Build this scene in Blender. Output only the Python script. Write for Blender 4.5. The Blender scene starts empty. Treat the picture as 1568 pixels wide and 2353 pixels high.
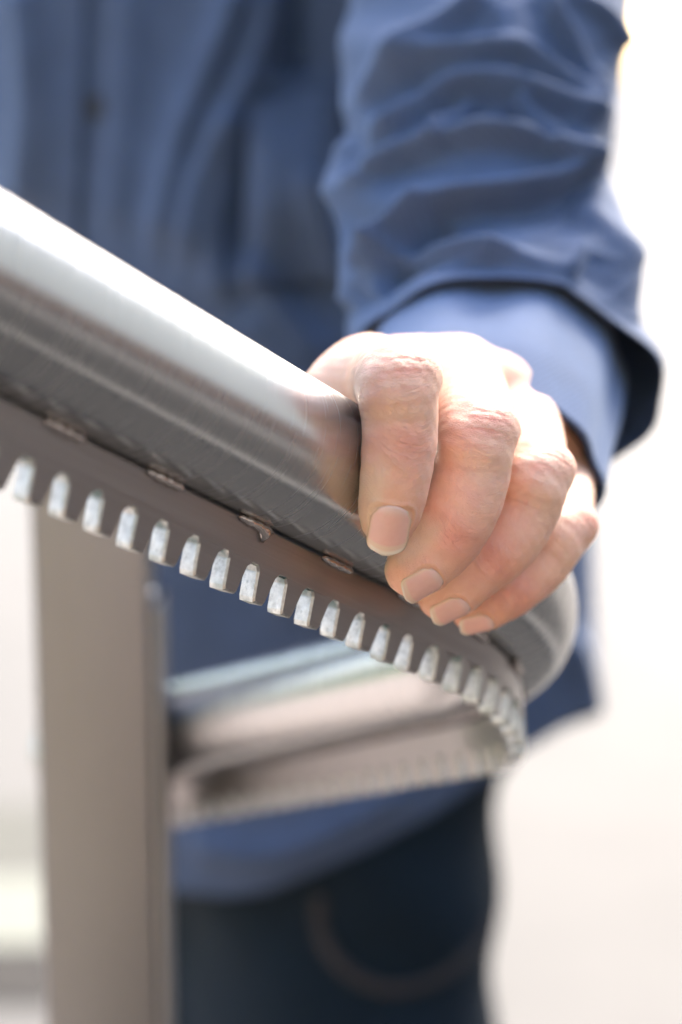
import bpy, bmesh, math, random
import numpy as np
from mathutils import Vector, Matrix
from mathutils.bvhtree import BVHTree
random.seed(7); rng = np.random.default_rng(7)
scene = bpy.context.scene
COL = scene.collection

# ---------------------------------------------------------------- camera
PITCH = math.radians(12.0); F = 4950.0          # focal length in units of a 1568-wide frame
CAM = np.array([0.0, 0.0, 1.35])
FWD = np.array([0, math.cos(PITCH), -math.sin(PITCH)])
UPV = np.array([0, math.sin(PITCH), math.cos(PITCH)])
RGT = np.array([1.0, 0, 0])
cam = bpy.data.cameras.new('camera'); camo = bpy.data.objects.new('camera', cam); COL.objects.link(camo)
camo.location = CAM; camo.rotation_euler = (math.radians(90) - PITCH, 0, 0)
cam.sensor_fit = 'HORIZONTAL'; cam.sensor_width = 24.0; cam.lens = 24.0 * F / 1568.0
cam.clip_start = 0.02; cam.clip_end = 500
cam.dof.use_dof = True; cam.dof.focus_distance = 0.577; cam.dof.aperture_fstop = 5.0; cam.dof.aperture_blades = 0
scene.camera = camo

# ---------------------------------------------------------------- sky and sun
SUN_EL = math.radians(40); SUN_AZ = math.radians(18)     # azimuth from +Y towards +X : sun stands behind the person
w = bpy.data.worlds.new("World"); scene.world = w; w.use_nodes = True
nt = w.node_tree; bg = nt.nodes['Background']
sky = nt.nodes.new('ShaderNodeTexSky'); sky.sky_type = 'NISHITA'; sky.sun_disc = False
sky.sun_elevation = SUN_EL; sky.sun_rotation = SUN_AZ; sky.dust_density = 2.4; sky.ozone_density = 0.3
nt.links.new(sky.outputs[0], bg.inputs[0]); bg.inputs[1].default_value = 0.145
sun = bpy.data.lights.new('sun', 'SUN'); sun.energy = 0.9; sun.angle = math.radians(10); sun.color = (1, 0.92, 0.80)
suno = bpy.data.objects.new('sun', sun); COL.objects.link(suno)
sd = Vector((math.sin(SUN_AZ) * math.cos(SUN_EL), math.cos(SUN_AZ) * math.cos(SUN_EL), math.sin(SUN_EL)))
suno.rotation_euler = sd.to_track_quat('Z', 'Y').to_euler(); suno.location = (2, 3, 6)
vs = scene.view_settings
vs.view_transform = 'Standard'; vs.look = 'None'; vs.gamma = 1.0; vs.exposure = 2.75
scene.cycles.use_denoising = True
scene.cycles.max_bounces = 10; scene.cycles.diffuse_bounces = 5; scene.cycles.glossy_bounces = 5
scene.cycles.caustics_reflective = False; scene.cycles.sample_clamp_indirect = 6.0

# ---------------------------------------------------------------- helpers
def at(px, py, d):
    return CAM + RGT * ((px - 784) / F * d) + UPV * ((1176.5 - py) / F * d) + FWD * d
def proj(P):
    q = np.asarray(P, float) - CAM; d = q @ FWD
    return np.stack([784 + F * (q @ RGT) / d, 1176.5 - F * (q @ UPV) / d, d], -1)
def unit(v):
    v = np.asarray(v, float); return v / np.maximum(np.linalg.norm(v, axis=-1, keepdims=True), 1e-12)
def catmull(pts, n):
    P = np.asarray(pts, float); m = len(P); u = np.linspace(0, m - 1, n)
    i = np.clip(u.astype(int), 0, m - 2); f = (u - i)[:, None]
    g = lambda k: P[np.clip(k, 0, m - 1)]
    p0, p1, p2, p3 = g(i - 1), g(i), g(i + 1), g(i + 2)
    p0 = np.where((i == 0)[:, None], 2 * p1 - p2, p0); p3 = np.where((i == m - 2)[:, None], 2 * p2 - p1, p3)
    return .5 * ((2 * p1) + (p2 - p0) * f + (2 * p0 - 5 * p1 + 4 * p2 - p3) * f ** 2 + (3 * p1 - p0 - 3 * p2 + p3) * f ** 3)
def smooth(a, b, x):
    t = np.clip((np.asarray(x, float) - a) / (b - a), 0, 1); return t * t * (3 - 2 * t)
def mesh_obj(name, V, Fc, mats, parent=None, smooth_shade=True, mi=None, loc=None):
    me = bpy.data.meshes.new(name); me.from_pydata([tuple(map(float, v)) for v in V], [], [tuple(map(int, f)) for f in Fc])
    for m in (mats if isinstance(mats, (list, tuple)) else [mats]): me.materials.append(m)
    if mi is not None: me.polygons.foreach_set('material_index', np.asarray(mi, dtype=np.int32))
    me.polygons.foreach_set('use_smooth', [smooth_shade] * len(me.polygons)); me.update()
    o = bpy.data.objects.new(name, me); COL.objects.link(o)
    if parent is not None: o.parent = parent
    return o
def bm_obj(name, bm, mats, parent=None, smooth_shade=False):
    me = bpy.data.meshes.new(name); bm.to_mesh(me); bm.free()
    for m in (mats if isinstance(mats, (list, tuple)) else [mats]): me.materials.append(m)
    me.polygons.foreach_set('use_smooth', [smooth_shade] * len(me.polygons))
    o = bpy.data.objects.new(name, me); COL.objects.link(o)
    if parent is not None: o.parent = parent
    return o
def thing(name, label, cat, group=None):
    o = bpy.data.objects.new(name, None); COL.objects.link(o); o.empty_display_size = .05
    o['label'] = label; o['category'] = cat
    if group: o['group'] = group
    return o
def tag(o, label, cat, group=None):
    o['label'] = label; o['category'] = cat
    if group: o['group'] = group
    return o
def grid_faces(nu, nv, wrap_v=False):
    f = []
    for i in range(nu - 1):
        for j in range(nv if wrap_v else nv - 1):
            j2 = (j + 1) % nv
            f.append((i * nv + j, i * nv + j2, (i + 1) * nv + j2, (i + 1) * nv + j))
    return f
def surface_nets(D, org, h):
    S = D < 0
    nx, ny, nz = D.shape
    c = np.zeros((nx - 1, ny - 1, nz - 1), np.uint8)
    offs = [(a, b, e) for a in (0, 1) for b in (0, 1) for e in (0, 1)]
    for a, b, e in offs: c += S[a:nx - 1 + a, b:ny - 1 + b, e:nz - 1 + e]
    I = np.argwhere((c > 0) & (c < 8)); del c
    vals = np.stack([D[I[:, 0] + a, I[:, 1] + b, I[:, 2] + e] for a, b, e in offs], 1).astype(np.float64)
    O = np.array(offs, float); acc = np.zeros((len(I), 3)); cnt = np.zeros(len(I))
    for i in range(8):
        for j in range(i + 1, 8):
            if np.abs(O[i] - O[j]).sum() != 1: continue
            a, b = vals[:, i], vals[:, j]; m = (a < 0) != (b < 0)
            t = np.where(m, a / np.where(m, a - b, 1), 0)
            acc += np.where(m[:, None], O[i] + (O[j] - O[i]) * t[:, None], 0); cnt += m
    V = org + h * (I + acc / cnt[:, None])
    idx = np.full((nx - 1, ny - 1, nz - 1), -1, np.int32); idx[I[:, 0], I[:, 1], I[:, 2]] = np.arange(len(I))
    Q = []
    for ax in range(3):
        sl0 = [slice(None)] * 3; sl1 = [slice(None)] * 3; sl0[ax] = slice(0, -1); sl1[ax] = slice(1, None)
        A, B = S[tuple(sl0)], S[tuple(sl1)]
        E = np.argwhere(A != B); u, v = (ax + 1) % 3, (ax + 2) % 3
        E = E[(E[:, u] > 0) & (E[:, v] > 0) & (E[:, u] < D.shape[u] - 1) & (E[:, v] < D.shape[v] - 1)]
        q = []
        for du, dv in ((1, 1), (0, 1), (0, 0), (1, 0)):
            k = E.copy(); k[:, u] -= du; k[:, v] -= dv; q.append(idx[k[:, 0], k[:, 1], k[:, 2]])
        q = np.stack(q, 1); flip = ~A[E[:, 0], E[:, 1], E[:, 2]]
        q[flip] = q[flip][:, ::-1]; Q.append(q)
    Q = np.concatenate(Q); return V, Q[(Q >= 0).all(1)]
class Field:
    def __init__(s, lo, hi, h, big=.02):
        s.lo = np.array(lo, float); s.h = h; s.n = np.ceil((np.array(hi) - s.lo) / h).astype(int) + 1
        s.ax = [(s.lo[i] + h * np.arange(s.n[i])).astype(np.float32) for i in range(3)]; s.big = big
    def new(s): return np.full(tuple(s.n), s.big, np.float32)
    def box(s, a, b, pad):
        l = np.clip(((np.minimum(a, b) - pad - s.lo) / s.h).astype(int), 0, s.n)
        r = np.clip(((np.maximum(a, b) + pad - s.lo) / s.h).astype(int) + 2, 0, s.n)
        return tuple(slice(int(x), int(y)) for x, y in zip(l, r))
    def cone(s, a, b, ra, rb, scale=None):
        a = np.asarray(a, float); b = np.asarray(b, float); bx = s.box(a, b, max(ra, rb) + s.big)
        X = s.ax[0][bx[0]][:, None, None]; Y = s.ax[1][bx[1]][None, :, None]; Z = s.ax[2][bx[2]][None, None, :]
        ba = b - a; L = max(float(ba @ ba), 1e-12)
        t = np.clip(((X - a[0]) * ba[0] + (Y - a[1]) * ba[1] + (Z - a[2]) * ba[2]) / L, 0, 1)
        d = np.sqrt((X - a[0] - ba[0] * t) ** 2 + (Y - a[1] - ba[1] * t) ** 2 + (Z - a[2] - ba[2] * t) ** 2) - (ra + (rb - ra) * t)
        return bx, d.astype(np.float32)
    def ell(s, c, r):
        c = np.asarray(c, float); r = np.asarray(r, float); bx = s.box(c - r, c + r, s.big)
        X = (s.ax[0][bx[0]][:, None, None] - c[0]) / r[0]; Y = (s.ax[1][bx[1]][None, :, None] - c[1]) / r[1]; Z = (s.ax[2][bx[2]][None, None, :] - c[2]) / r[2]
        k0 = np.sqrt(X * X + Y * Y + Z * Z); k1 = np.sqrt((X / r[0]) ** 2 + (Y / r[1]) ** 2 + (Z / r[2]) ** 2)
        return bx, (k0 * (k0 - 1) / np.maximum(k1, 1e-6)).astype(np.float32)
def smin(a, b, k):
    h = np.maximum(k - np.abs(a - b), 0) / k
    return np.minimum(a, b) - h * h * k * .25
def add(D, bxd, k=None):
    bx, d = bxd
    D[bx] = np.minimum(D[bx], d) if k is None else smin(D[bx], d, k)

# ---------------------------------------------------------------- materials
class N:
    def __init__(s, name):
        s.m = bpy.data.materials.new(name); s.m.use_nodes = True; s.t = s.m.node_tree
        s.p = s.t.nodes['Principled BSDF']; s.out = s.t.nodes['Material Output']
    def n(s, typ, **kw):
        x = s.t.nodes.new('ShaderNode' + typ)
        for k, v in kw.items():
            if k in x.inputs: x.inputs[k].default_value = v
            else: setattr(x, k, v)
        return x
    def l(s, a, b): s.t.links.new(a, b)
    def set(s, **kw):
        for k, v in kw.items(): s.p.inputs[k.replace('_', ' ')].default_value = v
    def ramp(s, src, stops, interp='LINEAR'):
        r = s.n('ValToRGB'); r.color_ramp.interpolation = interp
        e = r.color_ramp.elements
        while len(e) < len(stops): e.new(.5)
        for x, (p, c) in zip(e, stops):
            x.position = p; x.color = (*c, 1) if len(c) == 3 else c
        s.l(src, r.inputs[0]); return r
    def g(v): return (v, v, v)
    def mix(s, fac, a, b, mode='MIX'):
        x = s.n('Mix'); x.data_type = 'RGBA'; x.blend_type = mode
        for sock, v in ((x.inputs[0], fac), (x.inputs[6], a), (x.inputs[7], b)):
            if hasattr(v, 'is_output'): s.l(v, sock)
            elif isinstance(v, (int, float)): sock.default_value = v
            else: sock.default_value = (*v, 1)
        return x.outputs[2]
    def math(s, op, a, b=0.0, c=None):
        x = s.n('Math'); x.operation = op
        for i, v in enumerate((a, b) if c is None else (a, b, c)):
            if hasattr(v, 'is_output'): s.l(v, x.inputs[i])
            else: x.inputs[i].default_value = v
        return x.outputs[0]
    def bump(s, h, strength, dist, prev=None):
        b = s.n('Bump', Strength=strength, Distance=dist); s.l(h, b.inputs['Height'])
        if prev is not None: s.l(prev, b.inputs['Normal'])
        s.l(b.outputs[0], s.p.inputs['Normal']); return b.outputs[0]
G = lambda v: (v, v, v)

def mat_tube(name, base, rough, streak=1.0, uv=True, sc=(6, 900, 1)):
    m = N(name); tc = m.n('TexCoord'); mp = m.n('Mapping'); m.l(tc.outputs['UV' if uv else 'Object'], mp.inputs[0])
    mp.inputs['Scale'].default_value = sc if uv else (900, 900, 4)
    no = m.n('TexNoise', Scale=1.0, Detail=4.0); m.l(mp.outputs[0], no.inputs['Vector'])
    no2 = m.n('TexNoise', Scale=14.0, Detail=5.0); m.l(tc.outputs['Object'], no2.inputs['Vector'])
    col = m.mix(.5, m.ramp(no.outputs[0], [(.3, [x * .9 for x in base]), (.7, [min(1, x * 1.06) for x in base])]).outputs[0],
                m.ramp(no2.outputs[0], [(.3, [x * .88 for x in base]), (.7, base)]).outputs[0])
    m.l(col, m.p.inputs['Base Color']); m.set(Metallic=1.0, Roughness=rough)
    rr = m.math('MULTIPLY_ADD', no.outputs[0], .18, rough - .09); m.l(rr, m.p.inputs['Roughness'])
    m.bump(no.outputs[0], .12 * streak, .0004)
    if uv:
        tg = m.n('Tangent'); tg.direction_type = 'UV_MAP'; m.l(tg.outputs[0], m.p.inputs['Tangent']); m.set(Anisotropic=.5)
    return m.m
M_TUBE = mat_tube('brushed_steel_tube', (.62, .61, .60), .25, .3, sc=(1500, 14, 1))
M_PLATE = mat_tube('brushed_steel_plate', (.33, .305, .295), .32, 1.6)
M_POST = mat_tube('satin_steel_post', (.225, .226, .238), .42, .8, uv=False)

def mat_flank():
    m = N('sawn_zinc_face'); tc = m.n('TexCoord')
    no = m.n('TexNoise', Scale=420.0, Detail=6.0, Roughness=.65); m.l(tc.outputs['Object'], no.inputs['Vector'])
    vo = m.n('TexVoronoi', Scale=330.0); m.l(tc.outputs['Object'], vo.inputs['Vector'])
    oi = m.n('ObjectInfo'); ad = m.n('VectorMath'); ad.operation = 'ADD'
    m.l(tc.outputs['Object'], ad.inputs[0]); m.l(oi.outputs['Location'], ad.inputs[1])
    m.l(ad.outputs[0], no.inputs['Vector']); m.l(ad.outputs[0], vo.inputs['Vector'])
    big = m.n('TexNoise', Scale=190.0, Detail=4.0); m.l(ad.outputs[0], big.inputs['Vector'])
    base = m.ramp(no.outputs[0], [(.30, (.42, .42, .41)), (.47, (.64, .64, .63)), (.72, (.84, .84, .82))]).outputs[0]
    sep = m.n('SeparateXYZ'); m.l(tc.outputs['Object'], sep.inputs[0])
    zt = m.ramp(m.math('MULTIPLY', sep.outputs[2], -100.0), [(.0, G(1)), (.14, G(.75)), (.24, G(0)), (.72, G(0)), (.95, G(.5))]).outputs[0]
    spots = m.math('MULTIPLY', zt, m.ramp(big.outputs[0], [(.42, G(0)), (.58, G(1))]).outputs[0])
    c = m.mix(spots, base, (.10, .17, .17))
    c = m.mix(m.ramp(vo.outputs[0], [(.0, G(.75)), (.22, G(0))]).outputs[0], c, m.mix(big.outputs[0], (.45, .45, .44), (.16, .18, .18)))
    m.l(c, m.p.inputs['Base Color']); m.set(Metallic=.22, Roughness=.42)
    m.bump(no.outputs[0], .5, .0006)
    return m.m
M_FLANK = mat_flank()
def mat_simple(name, c, rough=.6, metallic=0.0, var=.25, scale=60., bump=0.0, dist=.002):
    m = N(name); tc = m.n('TexCoord'); no = m.n('TexNoise', Scale=scale, Detail=5.0); m.l(tc.outputs['Object'], no.inputs['Vector'])
    r = m.ramp(no.outputs[0], [(.3, [x * (1 - var) for x in c]), (.7, [min(1, x * (1 + var)) for x in c])])
    m.l(r.outputs[0], m.p.inputs['Base Color']); m.set(Roughness=rough, Metallic=metallic)
    if bump: m.bump(no.outputs[0], bump, dist)
    return m.m
M_WELD = mat_simple('weld_bead', (.66, .57, .52), .16, 1.0, .15, 300., .4, .0006)

def mat_cloth(name, c, weave=175., sheen=.5, var=.18):
    m = N(name); tc = m.n('TexCoord')
    wv = []
    for ax in (0, 1):
        mp = m.n('Mapping'); m.l(tc.outputs['UV'], mp.inputs[0])
        wa = m.n('TexWave', Scale=1.0); wa.bands_direction = 'X' if ax == 0 else 'Y'; wa.inputs['Distortion'].default_value = .6
        mp.inputs['Scale'].default_value = (weave, weave, 1); mp.inputs['Rotation'].default_value = (0, 0, .5)
        m.l(mp.outputs[0], wa.inputs['Vector']); wv.append(wa.outputs['Fac'])
    h = m.math('MULTIPLY', wv[0], wv[1])
    no = m.n('TexNoise', Scale=45.0, Detail=4.0); m.l(tc.outputs['Object'], no.inputs['Vector'])
    col = m.mix(m.math('MULTIPLY', h, .95), m.ramp(no.outputs[0], [(.3, [x * (1 - var) for x in c]), (.7, [x * (1 + var) for x in c])]).outputs[0], [min(1, x * 1.6) for x in c])
    m.l(col, m.p.inputs['Base Color']); m.set(Roughness=.85, Sheen_Weight=sheen * .4, Sheen_Roughness=.5)
    m.p.inputs['Sheen Tint'].default_value = (.6, .75, 1, 1)
    m.bump(h, .25, .0004)
    return m.m
M_SHIRT = mat_cloth('blue_cotton', (.042, .066, .128), sheen=.25)
M_CUFF = mat_cloth('lit_blue_cotton', (.050, .080, .158))  # same cotton as the shirt, lightened for sun on the cuff
M_DENIM = mat_cloth('dark_denim', (.0036, .010, .018), 420., .0)
M_DENIM.node_tree.nodes['Principled BSDF'].inputs['Specular IOR Level'].default_value = .2
M_SEAM = mat_simple('brown_stitching', (.026, .023, .025), .8, 0, .3)
M_BELT = mat_simple('dark_leather', (.018, .013, .011), .5, 0, .3)
M_BUTTON = mat_simple('navy_button', (.018, .018, .03), .4)
M_SHOE = mat_simple('black_shoe_leather', (.02, .018, .017), .45)

def mat_skin():
    m = N('skin'); tc = m.n('TexCoord')
    at_ = lambda nme: (lambda a: a)(m.n('Attribute', attribute_name=nme))
    red = at_('redness'); yel = at_('pallor'); fc = at_('finger_coord'); kn = at_('wrinkle')
    n1 = m.n('TexNoise', Scale=140.0, Detail=5.0, Roughness=.6); m.l(tc.outputs['Object'], n1.inputs['Vector'])
    n2 = m.n('TexNoise', Scale=38.0, Detail=3.0); m.l(tc.outputs['Object'], n2.inputs['Vector'])
    base = m.mix(m.ramp(n2.outputs[0], [(.35, G(0)), (.65, G(1))]).outputs[0], (.75, .42, .275), (.79, .48, .335))
    base = m.mix(m.math('MULTIPLY', m.ramp(n1.outputs[0], [(.46, G(0)), (.66, G(1))]).outputs[0], .5), base, (.70, .345, .25))
    base = m.mix(m.math('MULTIPLY', red.outputs['Fac'], .85), base, (.72, .245, .165))
    base = m.mix(m.math('MULTIPLY', yel.outputs['Fac'], .8), base, (.74, .54, .37))
    # freckles
    vo = m.n('TexVoronoi', Scale=120.0); m.l(tc.outputs['Object'], vo.inputs['Vector'])
    base = m.mix(m.math('MULTIPLY', m.ramp(vo.outputs[0], [(.02, G(.35)), (.14, G(0))]).outputs[0], m.ramp(n2.outputs[0], [(.5, G(0)), (.62, G(1))]).outputs[0]), base, (.45, .20, .09))
    m.l(base, m.p.inputs['Base Color'])
    m.set(Roughness=.46, Subsurface_Weight=.25, Subsurface_Scale=.0025, Specular_IOR_Level=.42)
    m.p.inputs['Subsurface Radius'].default_value = (1.0, .36, .18)
    # transverse skin lines in finger coordinates (mm)
    mp = m.n('Mapping'); m.l(fc.outputs['Vector'], mp.inputs[0]); mp.inputs['Scale'].default_value = (1.3, .16, 1)
    nl = m.n('TexNoise', Scale=1.0, Detail=4.0, Roughness=.6, Distortion=.5); m.l(mp.outputs[0], nl.inputs['Vector'])
    lines = m.ramp(m.math('ABSOLUTE', m.math('SUBTRACT', nl.outputs[0], .5)), [(.0, G(0)), (.045, G(1))]).outputs[0]
    lh = m.math('MULTIPLY_ADD', m.math('SUBTRACT', lines, 1.0), m.math('MULTIPLY_ADD', kn.outputs['Fac'], .8, .28), 1.0)
    vo2 = m.n('TexVoronoi', Scale=1250.0); vo2.feature = 'DISTANCE_TO_EDGE'; m.l(tc.outputs['Object'], vo2.inputs['Vector'])
    b = m.bump(m.ramp(vo2.outputs[0], [(0, G(0)), (.2, G(1))]).outputs[0],  .3, .00016)
    b = m.bump(n1.outputs[0], .28, .0006, b)
    m.bump(lh, .62, .00035, b)
    return m.m
M_SKIN = mat_skin()
def mat_nail():
    m = N('fingernail'); tc = m.n('TexCoord'); sp = m.n('SeparateXYZ'); m.l(tc.outputs['UV'], sp.inputs[0])
    no = m.n('TexNoise', Scale=8.0, Detail=3.0); m.l(tc.outputs['UV'], no.inputs['Vector'])
    mp = m.n('Mapping'); mp.inputs['Scale'].default_value = (38, 1.5, 1); m.l(tc.outputs['UV'], mp.inputs[0])
    ri = m.n('TexNoise', Scale=1.0, Detail=2.0); m.l(mp.outputs[0], ri.inputs['Vector'])
    # v along the nail with an arched free edge
    u = m.math('SUBTRACT', sp.outputs[0], .5); arch = m.math('MULTIPLY_ADD', m.math('MULTIPLY', u, u), .55, sp.outputs[1])
    body = m.mix(no.outputs[0], (.73, .40, .335), (.78, .45, .385))
    c = m.mix(m.ramp(arch, [(.0, G(.55)), (.13, G(.35)), (.22, G(0))]).outputs[0], body, (.74, .55, .47))
    c = m.mix(m.ramp(arch, [(.74, G(0)), (.80, G(.8)), (.845, G(.7)), (.86, G(.8))]).outputs[0], c, (.74, .56, .42))
    c = m.mix(m.ramp(arch, [(.85, G(0)), (.90, G(1))]).outputs[0], c, (.77, .66, .56))
    c = m.mix(m.ramp(m.math('ABSOLUTE', u), [(.38, G(0)), (.49, G(.7))]).outputs[0], c, (.70, .48, .30))
    m.l(c, m.p.inputs['Base Color']); m.set(Roughness=.2, Subsurface_Weight=.2, Subsurface_Scale=.002, Specular_IOR_Level=.5)
    m.bump(ri.outputs[0], .12, .0004)
    return m.m
M_NAIL = mat_nail()

# ---------------------------------------------------------------- the setting
def sheet(name, x0, x1, y0, y1, z, mat, kind='structure', nx=2, ny=2):
    V = [(x, y, z) for y in np.linspace(y0, y1, ny) for x in np.linspace(x0, x1, nx)]
    o = mesh_obj(name, V, grid_faces(ny, nx), mat, smooth_shade=False); o['kind'] = kind; return o
M_PAVE = mat_simple('pale_concrete', (.108, .099, .086), .8, 0, .10, 3.0, .3, .003)
M_ASPH = mat_simple('dark_asphalt', (.021, .020, .019), .9, 0, .3, 30., .5, .004)
M_TERR = mat_simple('warm_terrace_tile', (.36, .305, .265), .8, 0, .12, 8., .3, .003)
M_LAWN = mat_simple('lawn_green', (.13, .20, .055), .9, 0, .4, 20., .6, .01)
M_DRY = mat_simple('dry_grass', (.095, .09, .07), .9, 0, .3, 25., .6, .01)
M_SOIL = mat_simple('brown_soil', (.025, .02, .015), .95, 0, .4, 25., .8, .01)
M_PATH = mat_simple('grey_gravel', (.09, .085, .078), .9, 0, .3, 25., .6, .008)
M_KERB = mat_simple('pale_kerb_stone', (.13, .122, .11), .85, 0, .15, 14.)
M_STONE = mat_simple('pale_stone', (.17, .17, .13), .8, 0, .15, 12.)
M_BRICK = mat_simple('brown_brick', (.25, .16, .12), .85, 0, .3, 14.)
M_RENDER = mat_simple('cream_render', (.74, .68, .58), .85, 0, .06, 4.)
M_PLAST = mat_simple('warm_plaster', (.42, .30, .23), .85, 0, .1, 3.)
M_HEDGE = mat_simple('tree_leaf', (.26, .30, .12), .6, 0, .5, 9.)
_t = M_HEDGE.node_tree; _tr = _t.nodes.new('ShaderNodeBsdfTranslucent'); _tr.inputs[0].default_value = (.42, .55, .16, 1); _mx = _t.nodes.new('ShaderNodeMixShader'); _mx.inputs[0].default_value = .45
_t.links.new(_t.nodes['Principled BSDF'].outputs[0], _mx.inputs[1]); _t.links.new(_tr.outputs[0], _mx.inputs[2]); _t.links.new(_mx.outputs[0], _t.nodes['Material Output'].inputs[0])
sheet('ground', -60, 60, -60, 120, 0, M_PAVE)
sheet('terrace', -6, -.40, -3.2, 2.5, .004, M_TERR)  # unseen ground, toned warm to bounce fill onto the hand
sheet('driveway', -.40, 2.5, -5.0, 2.5, .004, M_ASPH)  # unseen dark ground, added so the tube's lower half mirrors dark
sheet('unseen_side_path', 2.5, 4.3, -5.0, 2.5, .004, M_PATH)  # unseen paler strip, added for a lighter band in the tube
sheet('unseen_side_lawn', -7, -2.3, 2.6, 4.6, .005, M_LAWN)  # unseen grass, added for a green band in the far tube
sheet('lawn', -12, -.02, -5.0, -3.2, .005, M_LAWN)  # unseen grass behind the camera, added for green reflections
sheet('grass_strip', -1.6, -.30, 3.39, 3.76, .004, M_DRY)
sheet('stone_path', -1.6, -.30, 3.11, 3.39, .006, M_STONE)
sheet('soil_bed', -1.6, -.30, 2.90, 3.11, .004, M_SOIL)

# ---------------------------------------------------------------- the rail path
A0 = CAM + RGT * -.078 + UPV * .049 + FWD * .492
B0 = CAM + RGT * .002 + UPV * .007 + FWD * .600
T0 = unit(B0 - A0); HEAD = math.atan2(T0[1], T0[0]); SL0 = -T0[2] / math.hypot(T0[0], T0[1])
S0, RB, H1, SL1, L2 = .053, .12, math.radians(122), .39, .285
SB = -.30; DS = .002
def rail_path():
    Lb = (H1 - HEAD) * RB; n = int((S0 + Lb + L2 - SB) / DS)
    p = B0 + T0 * SB; P, T, S = [], [], []
    for i in range(n):
        s = SB + i * DS; u = min(max((s - S0) / Lb, 0), 1); hh = HEAD + (H1 - HEAD) * u + .9 * max(0, s - S0 - Lb)
        k = min(max((s - S0 - .45 * Lb) / (.5 * Lb), 0), 1); k = k * k * (3 - 2 * k)
        sl = SL0 + (SL1 - SL0) * k + .14 * math.sin(math.pi * u)
        v = unit(np.array([math.cos(hh), math.sin(hh), -sl])); P.append(p.copy()); T.append(v); S.append(s); p = p + v * DS
    return np.array(P), np.array(T), np.array(S)
RP, RT, RS = rail_path()
RU = unit(np.array([0, 0, 1.]) - RT * RT[:, 2:3])          # "up" across the rail
RN = np.cross(RT, RU)                                         # right-hand side of the rail
RR = .0212
def rail_at(s):
    i = np.interp(s, RS, np.arange(len(RS))); a = int(min(i, len(RS) - 2)); f = i - a
    g = lambda X: X[a] + (X[a + 1] - X[a]) * f
    return g(RP), unit(g(RT)), unit(g(RU)), unit(g(RN))
def sweep(name, prof, mat, parent, closed=True, i0=0, i1=None, cap=True):
    """sweep a closed profile (side, up) along the rail; uv: u along, v around"""
    idx = range(i0, i1 or len(RP)); n = len(prof); V = []
    for i in idx:
        for a, b in prof: V.append(RP[i] + RN[i] * a + RU[i] * b)
    m = len(list(idx)); Fc = grid_faces(m, n, True)
    if cap: Fc += [tuple(range(n - 1, -1, -1))[::-1][::-1], tuple((m - 1) * n + j for j in range(n))]
    o = mesh_obj(name, V, Fc, mat, parent)
    uv = o.data.uv_layers.new(name='UVMap'); per = [0]
    for j in range(n): per.append(per[-1] + math.dist(prof[j], prof[(j + 1) % n]))
    li = 0; buf = np.zeros((len(o.data.loops), 2))
    for f, pl in enumerate(o.data.polygons):
        if f < (m - 1) * n:
            i, j = divmod(f, n)
            for k, (ii, jj) in enumerate(((i, j), (i, j + 1), (i + 1, j + 1), (i + 1, j))): buf[pl.loop_start + k] = (ii * DS, per[jj])
    uv.data.foreach_set('uv', buf.ravel()); return o

rail = thing('stair_rail', 'brushed steel tube handrail with toothed rack below, bending back behind the hand', 'stair rail')
NA = 72
sweep('tube', [(RR * math.cos(2 * math.pi * k / NA), RR * math.sin(2 * math.pi * k / NA)) for k in range(NA)], M_TUBE, rail)
PT = .0030; ZT, ZR, TH = -.0216, -.0312, .0098          # half thickness, plate top, root line, tooth height
b = .0004
pl = sweep('rack_plate', [(PT, ZR), (PT, ZT - b), (PT - b, ZT), (-PT + b, ZT), (-PT, ZT - b), (-PT, ZR)], M_PLATE, rail)
pl.data.polygons.foreach_set('use_smooth', [False] * len(pl.data.polygons))
PITCH_T = .01257
def tooth_mesh(k):
    r = random.Random(k); tw, bw = .0041 + r.uniform(-.0002, .0002), .0023 + r.uniform(-.0003, .0002); h = TH + r.uniform(-.0002, .0003)
    bm = bmesh.new()
    prof = [(-.0056, .0003), (-.0049, -.0006), (-tw, -.0018), (-bw - .0006, -h + .0012), (-bw, -h), (bw, -h + r.uniform(0, .0002)), (bw + .0006, -h + .0012), (tw, -.0018), (.0049, -.0006), (.0056, .0003)]
    fr = [bm.verts.new((x, PT - .00015, z)) for x, z in prof]; bk = [bm.verts.new((x, -PT + .00015, z)) for x, z in prof]
    bm.faces.new(fr[::-1]); bm.faces.new(bk)
    side = []
    for i in range(len(prof)):
        j = (i + 1) % len(prof); f = bm.faces.new((fr[i], fr[j], bk[j], bk[i])); side.append(f)
    bm.normal_update()
    for f in bm.faces:
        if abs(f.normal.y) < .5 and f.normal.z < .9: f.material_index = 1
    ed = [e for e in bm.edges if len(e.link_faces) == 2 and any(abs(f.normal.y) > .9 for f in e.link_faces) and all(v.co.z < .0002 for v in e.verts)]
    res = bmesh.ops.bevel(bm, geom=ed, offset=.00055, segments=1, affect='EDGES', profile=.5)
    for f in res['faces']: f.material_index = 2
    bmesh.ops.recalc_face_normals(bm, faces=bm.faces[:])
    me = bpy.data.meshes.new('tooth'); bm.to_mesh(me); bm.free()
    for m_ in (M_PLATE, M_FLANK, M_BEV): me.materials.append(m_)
    uv = me.uv_layers.new(name='UVMap')
    for lp in me.loops: c = me.vertices[lp.vertex_index].co; uv.data[lp.index].uv = (c.x, c.z)
    return me
M_BEV = mat_simple('worn_edge', (.42, .41, .40), .35, .8, .3, 400.)
tm = [tooth_mesh(k) for k in range(6)]
k0 = math.ceil((SB + .02) / PITCH_T); s = k0 * PITCH_T - .0001; ti = 0
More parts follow.
